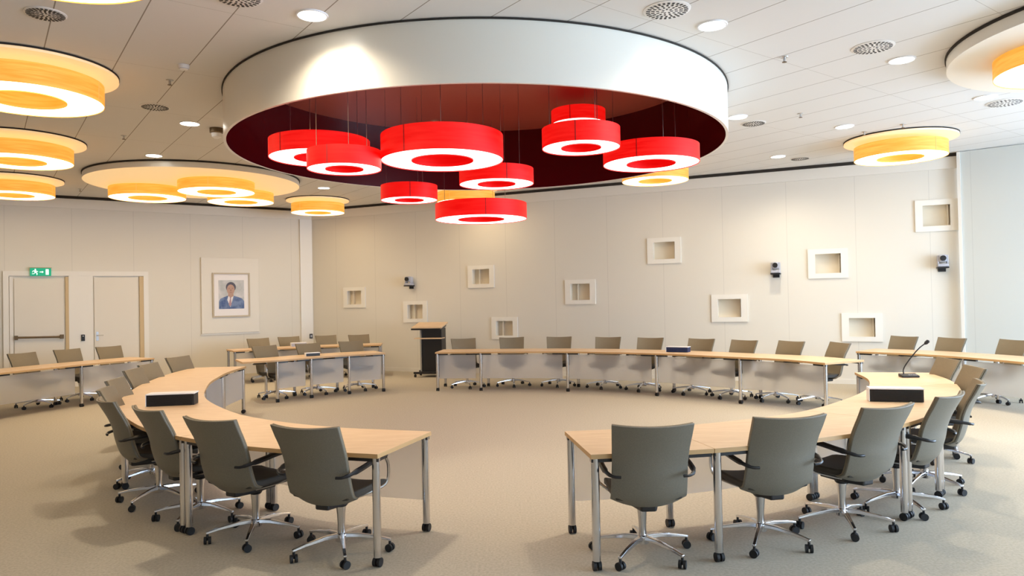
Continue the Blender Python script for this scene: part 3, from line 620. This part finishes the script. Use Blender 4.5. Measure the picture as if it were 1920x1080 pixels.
# ------------------------------------------------------------------ tables
TZ = 0.74
def arclen(P):
    L = [0.0]
    for a, b in zip(P, P[1:]): L.append(L[-1] + (b - a).length)
    return L
def at(P, L, s):
    s = max(0, min(L[-1], s))
    for i in range(len(L) - 1):
        if s <= L[i + 1] + 1e-9:
            d = (P[i + 1] - P[i]); n = d.normalized(); return P[i] + d * ((s - L[i]) / (L[i + 1] - L[i])), n
    return P[-1], (P[-1] - P[-2]).normalized()
def s_near(P, L, q):
    q = Vector(q); best = None
    for k in range(401):
        s = L[-1] * k / 400; p, _ = at(P, L, s); e = (p - q).length
        if best is None or e < best[0]: best = (e, s)
    return best[1]
def table(curve, s0, s1, a, b, label, panel, leg_in=0.036, legs='both', group=None, lead0=0.0):
    """piece of table between arc lengths s0..s1; edges offset a and b to the left of the curve direction"""
    P, L = curve; n = max(4, int((s1 - s0) / 0.12))
    mid, md = at(P, L, (s0 + s1) / 2); org = Vector((mid.x, mid.y)); 
    def off(s, o_):
        p, d = at(P, L, s); return Vector((p.x - d.y * o_, p.y + d.x * o_)) - org
    t = thing('conference_table', label, 'table', (org.x, org.y, 0), group=group)
    e = 0.0015
    A = [off(s0 + e + (s1 - s0 - 2 * e) * k / n, a) for k in range(n + 1)]; B = [off(s0 + e + (s1 - s0 - 2 * e) * k / n, b) for k in range(n + 1)]
    bm = nb(); top, sides = prism(bm, A + B[::-1], TZ - 0.03, TZ)
    for f_ in sides: f_.material_index = 1
    obj('tabletop', bm, [M['beech'], M['beech_edge']], t, bevel=0.002)
    sg = 1 if b > a else -1
    for s, o_ in ((s0 + leg_in + lead0, a + sg * 0.04), (s0 + leg_in + lead0, b - sg * 0.04), (s1 - leg_in, a + sg * 0.04), (s1 - leg_in, b - sg * 0.04))[:4 if legs == 'both' else 2]:
        p = off(s, o_); bm = nb(); tube(bm, [(p.x, p.y, 0.062), (p.x, p.y, TZ - 0.03)], 0.027, 16); lg = obj('leg', bm, M['chrome'], t, smooth=True)
        bm = nb(); dd = at(P, L, s)[1]; ax = Vector((dd.x, dd.y, 0)); c = Vector((p.x, p.y, 0.03))
        for q in (-1, 1): tube(bm, [c + ax * q * 0.006, c + ax * q * 0.026], 0.03, 16)
        tube(bm, [c, c + Vector((0, 0, 0.035))], 0.012, 8); obj('caster', bm, M['rubber'], lg, smooth=True)
    for o_ in (a + sg * 0.04, b - sg * 0.04):
        for sa, sb in ((s0 + lead0 + 0.01, s0 + lead0 + 0.24), (s1 - 0.24, s1 - 0.01)):
            p, q = off(sa, o_), off(sb, o_); dd = (q - p).normalized(); nn = Vector((-dd.y, dd.x)) * 0.022
            bm = nb(); prism(bm, [p - nn, q - nn, q + nn, p + nn], TZ - 0.055, TZ - 0.0305); obj('bracket', bm, M['black'], t)
    if panel is not None:
        po = panel; m_ = max(4, n)
        f0 = [off(s0 + lead0 + 0.065 + (s1 - s0 - lead0 - 0.13) * k / m_, po) for k in range(m_ + 1)]; f1 = [off(s0 + lead0 + 0.065 + (s1 - s0 - lead0 - 0.13) * k / m_, po + sg * 0.008) for k in range(m_ + 1)]
        bm = nb(); prism(bm, f0 + f1[::-1], 0.235, TZ - 0.058); obj('modesty_panel', bm, M['frost'], t, smooth=True, label='frosted see-through modesty panel')
    return t
def mk(pts): P = crom([Vector((x, y)) for x, y in pts], 12); return (P, arclen(P))
# left curved run, near end first; curve is the centre line, left of travel = ring inside is +? (computed per run)
LC = mk([(-0.76, 5.07), (-1.60, 5.36), (-2.33, 5.82), (-2.92, 6.40), (-3.66, 7.52), (-4.20, 8.88), (-4.44, 9.77), (-4.60, 10.60), (-4.66, 11.45)])
sj = s_near(*LC, (-2.28, 5.78)); sl = s_near(*LC, (-4.56, 10.35)); st = LC[1][-1]
br = [0, sj, sj + (sl - sj) / 3, sj + 2 * (sl - sj) / 3, sl, st]
for i in range(5):
    table(LC, br[i], br[i + 1], 0.41, -0.41, '%s beech topped piece of the left curved table counted from its near end' % NUM[i], -0.36, group='pieces of the left curved table')
RT = mk([(0.42, 4.95), (1.23, 5.06), (1.93, 5.31), (2.58, 5.66), (3.22, 6.25), (3.88, 7.05), (4.36, 7.95), (4.60, 8.80)])
jr = [0, s_near(*RT, (1.20, 5.05)), s_near(*RT, (2.72, 5.76)), s_near(*RT, (3.27, 6.32)), s_near(*RT, (4.2, 7.6)), RT[1][-1]]
for i in range(5):
    table(RT, jr[i], jr[i + 1], -0.41, 0.41, '%s beech topped piece of the right curved table counted from its near end' % NUM[i], 0.36, legs='start' if i == 0 else 'both', group='pieces of the right curved table')
# tables seen from the front: curve is the front edge, offset 0.. towards the back
def far_run(pts, joints, what, W_=0.78, group=None, lead=0.0):
    C_ = mk(pts); js = [0] + [s_near(*C_, q) for q in joints] + [C_[1][-1]]
    for i in range(len(js) - 1):
        table(C_, js[i], js[i + 1], 0.0, W_, '%s beech topped piece from the left of %s' % (NUM[i], what), 0.06, legs='both' if i == len(js) - 2 else 'start', group=group, lead0=lead if i == 0 else 0.0)
far_run([(-1.49, 13.72), (-0.67, 13.62), (0.94, 13.28), (2.42, 12.46), (3.50, 11.42), (4.05, 10.85), (4.38, 10.15)], [(-0.67, 13.62), (0.94, 13.28), (2.42, 12.46), (3.52, 11.4)], 'the long back table', group='pieces of the long back table')
far_run([(-4.62, 12.30), (-4.07, 12.62), (-3.67, 13.05), (-3.10, 13.50), (-2.45, 13.84)], [(-3.67, 13.05), (-3.10, 13.50)], 'the front short table near the corner', group='pieces of the front corner table', lead=0.55)
far_run([(-5.95, 15.35), (-5.03, 15.95), (-4.08, 16.35), (-3.02, 16.5)], [(-4.5, 16.2)], 'the rearmost table below the corner', 0.7, group='pieces of the rearmost table')
far_run([(-8.25, 9.6), (-7.93, 11.2), (-7.48, 12.52), (-6.82, 13.72)], [(-7.95, 11.1), (-7.49, 12.5)], 'the outer table before the doors', group='pieces of the outer left table')
far_run([(5.70, 12.02), (6.35, 11.25), (6.80, 10.05), (6.98, 8.6)], [(6.62, 10.7)], 'the outer table on the right side', group='pieces of the outer right table')

# ------------------------------------------------------------------ things on the tables
def low_box(p, q, dep, h, body, label, n=9):
    """low slatted box whose front edge runs from p to q"""
    p, q = Vector(p), Vector(q); d = q - p; L = d.length
    t = thing('equipment_box', label, 'equipment box', (p.x, p.y, TZ + 0.001), math.atan2(d.y, d.x))
    bm = nb(); box(bm, (0, 0.006, 0), (L, dep, h)); obj('box_body', bm, body, t, bevel=0.004)
    bm = nb(); box(bm, (-0.004, 0.0, h), (L + 0.004, dep + 0.01, h + 0.012)); box(bm, (-0.006, 0.0, 0), (-0.0005, dep, h)); obj('lid', bm, M['white_plastic'], t, bevel=0.002, label='white lid')
    bm = nb()
    for k in range(n): 
        z = 0.012 + (h - 0.02) * k / n; box(bm, (0.02, 0.0, z), (L - 0.02, 0.0055, z + 0.004))
    obj('front_slats', bm, body, t)
low_box((-3.61, 7.08), (-3.17, 7.15), 0.16, 0.11, M['black'], 'low black box with white lid on the left curved table')
low_box((3.20, 6.50), (3.62, 6.38), 0.13, 0.11, M['black'], 'low black box with white lid on the right curved table')
low_box((2.68, 12.66), (3.01, 12.46), 0.16, 0.085, M['blue_box'], 'low dark blue box with white lid on the long back table', 5)
low_box((-3.82, 13.32), (-3.60, 13.45), 0.12, 0.05, M['black'], 'flat black box on the front short table near the corner', 3)
low_box((-5.02, 16.35), (-4.72, 16.5), 0.14, 0.075, M['grey'], 'grey box on the rearmost table below the corner', 3)
# gooseneck microphone
t = thing('gooseneck_microphone', 'black gooseneck microphone standing at the far end of the right curved table', 'microphone', (4.53, 8.28, TZ + 0.001), -0.1)
bm = nb()
v = box(bm, (-0.095, -0.06, 0), (0.095, 0.06, 0.04))
for x in v:
    if x.co.z > 0.02 and x.co.y < 0: x.co.z = 0.022
obj('microphone_base', bm, M['black'], t, bevel=0.008)
bm = nb(); tube(bm, crom([(-0.05, 0.02, 0.03), (-0.045, 0.02, 0.10), (0.03, 0.01, 0.22), (0.12, 0.0, 0.33), (0.185, -0.01, 0.385)], 5), 0.007, 8); obj('gooseneck', bm, M['black'], t, smooth=True)
bm = nb(); tube(bm, [(0.175, -0.01, 0.375), (0.19, -0.01, 0.388), (0.215, -0.012, 0.41), (0.222, -0.012, 0.415)], [0.009, 0.02, 0.02, 0.01], 14); obj('microphone_head', bm, M['rubber'], t, smooth=True)
bm = nb(); 
for k in range(4): box(bm, (-0.02 + 0.025 * k, -0.045, 0.026), (-0.005 + 0.025 * k, -0.03, 0.031))
obj('buttons', bm, M['grey'], t)

# lectern
t = thing('lectern', 'black lectern with slanted beech top and shelf by the back wall', 'lectern', (-1.88, 16.45, 0), -0.18)
bm = nb(); box(bm, (-0.16, -0.14, 0.13), (0.30, 0.22, 1.10)); obj('lectern_body', bm, M['black'], t, bevel=0.008)
bm = nb(); v = box(bm, (-0.36, -0.26, 1.10), (0.34, 0.28, 1.135))
for x in v:
    if x.co.y > 0: x.co.z += 0.09
obj('slanted_top', bm, M['beech'], t, bevel=0.004)
bm = nb(); v = box(bm, (-0.38, -0.25, 1.065), (0.30, 0.26, 1.098))
for x in v:
    if x.co.y > 0: x.co.z += 0.06
obj('top_support', bm, M['black'], t)
bm = nb(); box(bm, (-0.32, -0.22, 0.86), (0.31, 0.10, 0.885)); obj('shelf', bm, M['beech'], t)
bm = nb(); box(bm, (-0.20, -0.16, 0.10), (-0.165, 0.2, 1.07)); obj('side_post', bm, M['steel'], t)
bm = nb(); box(bm, (-0.34, -0.24, 0.075), (0.30, -0.17, 0.12)); box(bm, (-0.34, 0.17, 0.075), (0.30, 0.24, 0.12)); box(bm, (-0.2, -0.2, 0.075), (0.25, 0.2, 0.13)); fb = obj('foot_frame', bm, M['black'], t, bevel=0.004)
for x, y in ((-0.31, -0.205), (0.27, -0.205), (-0.31, 0.205), (0.27, 0.205)):
    bm = nb(); tube(bm, [(x - 0.02, y, 0.032), (x + 0.02, y, 0.032)], 0.032, 14); tube(bm, [(x, y, 0.032), (x, y, 0.08)], 0.01, 8); obj('caster', bm, M['rubber'], fb, smooth=True)
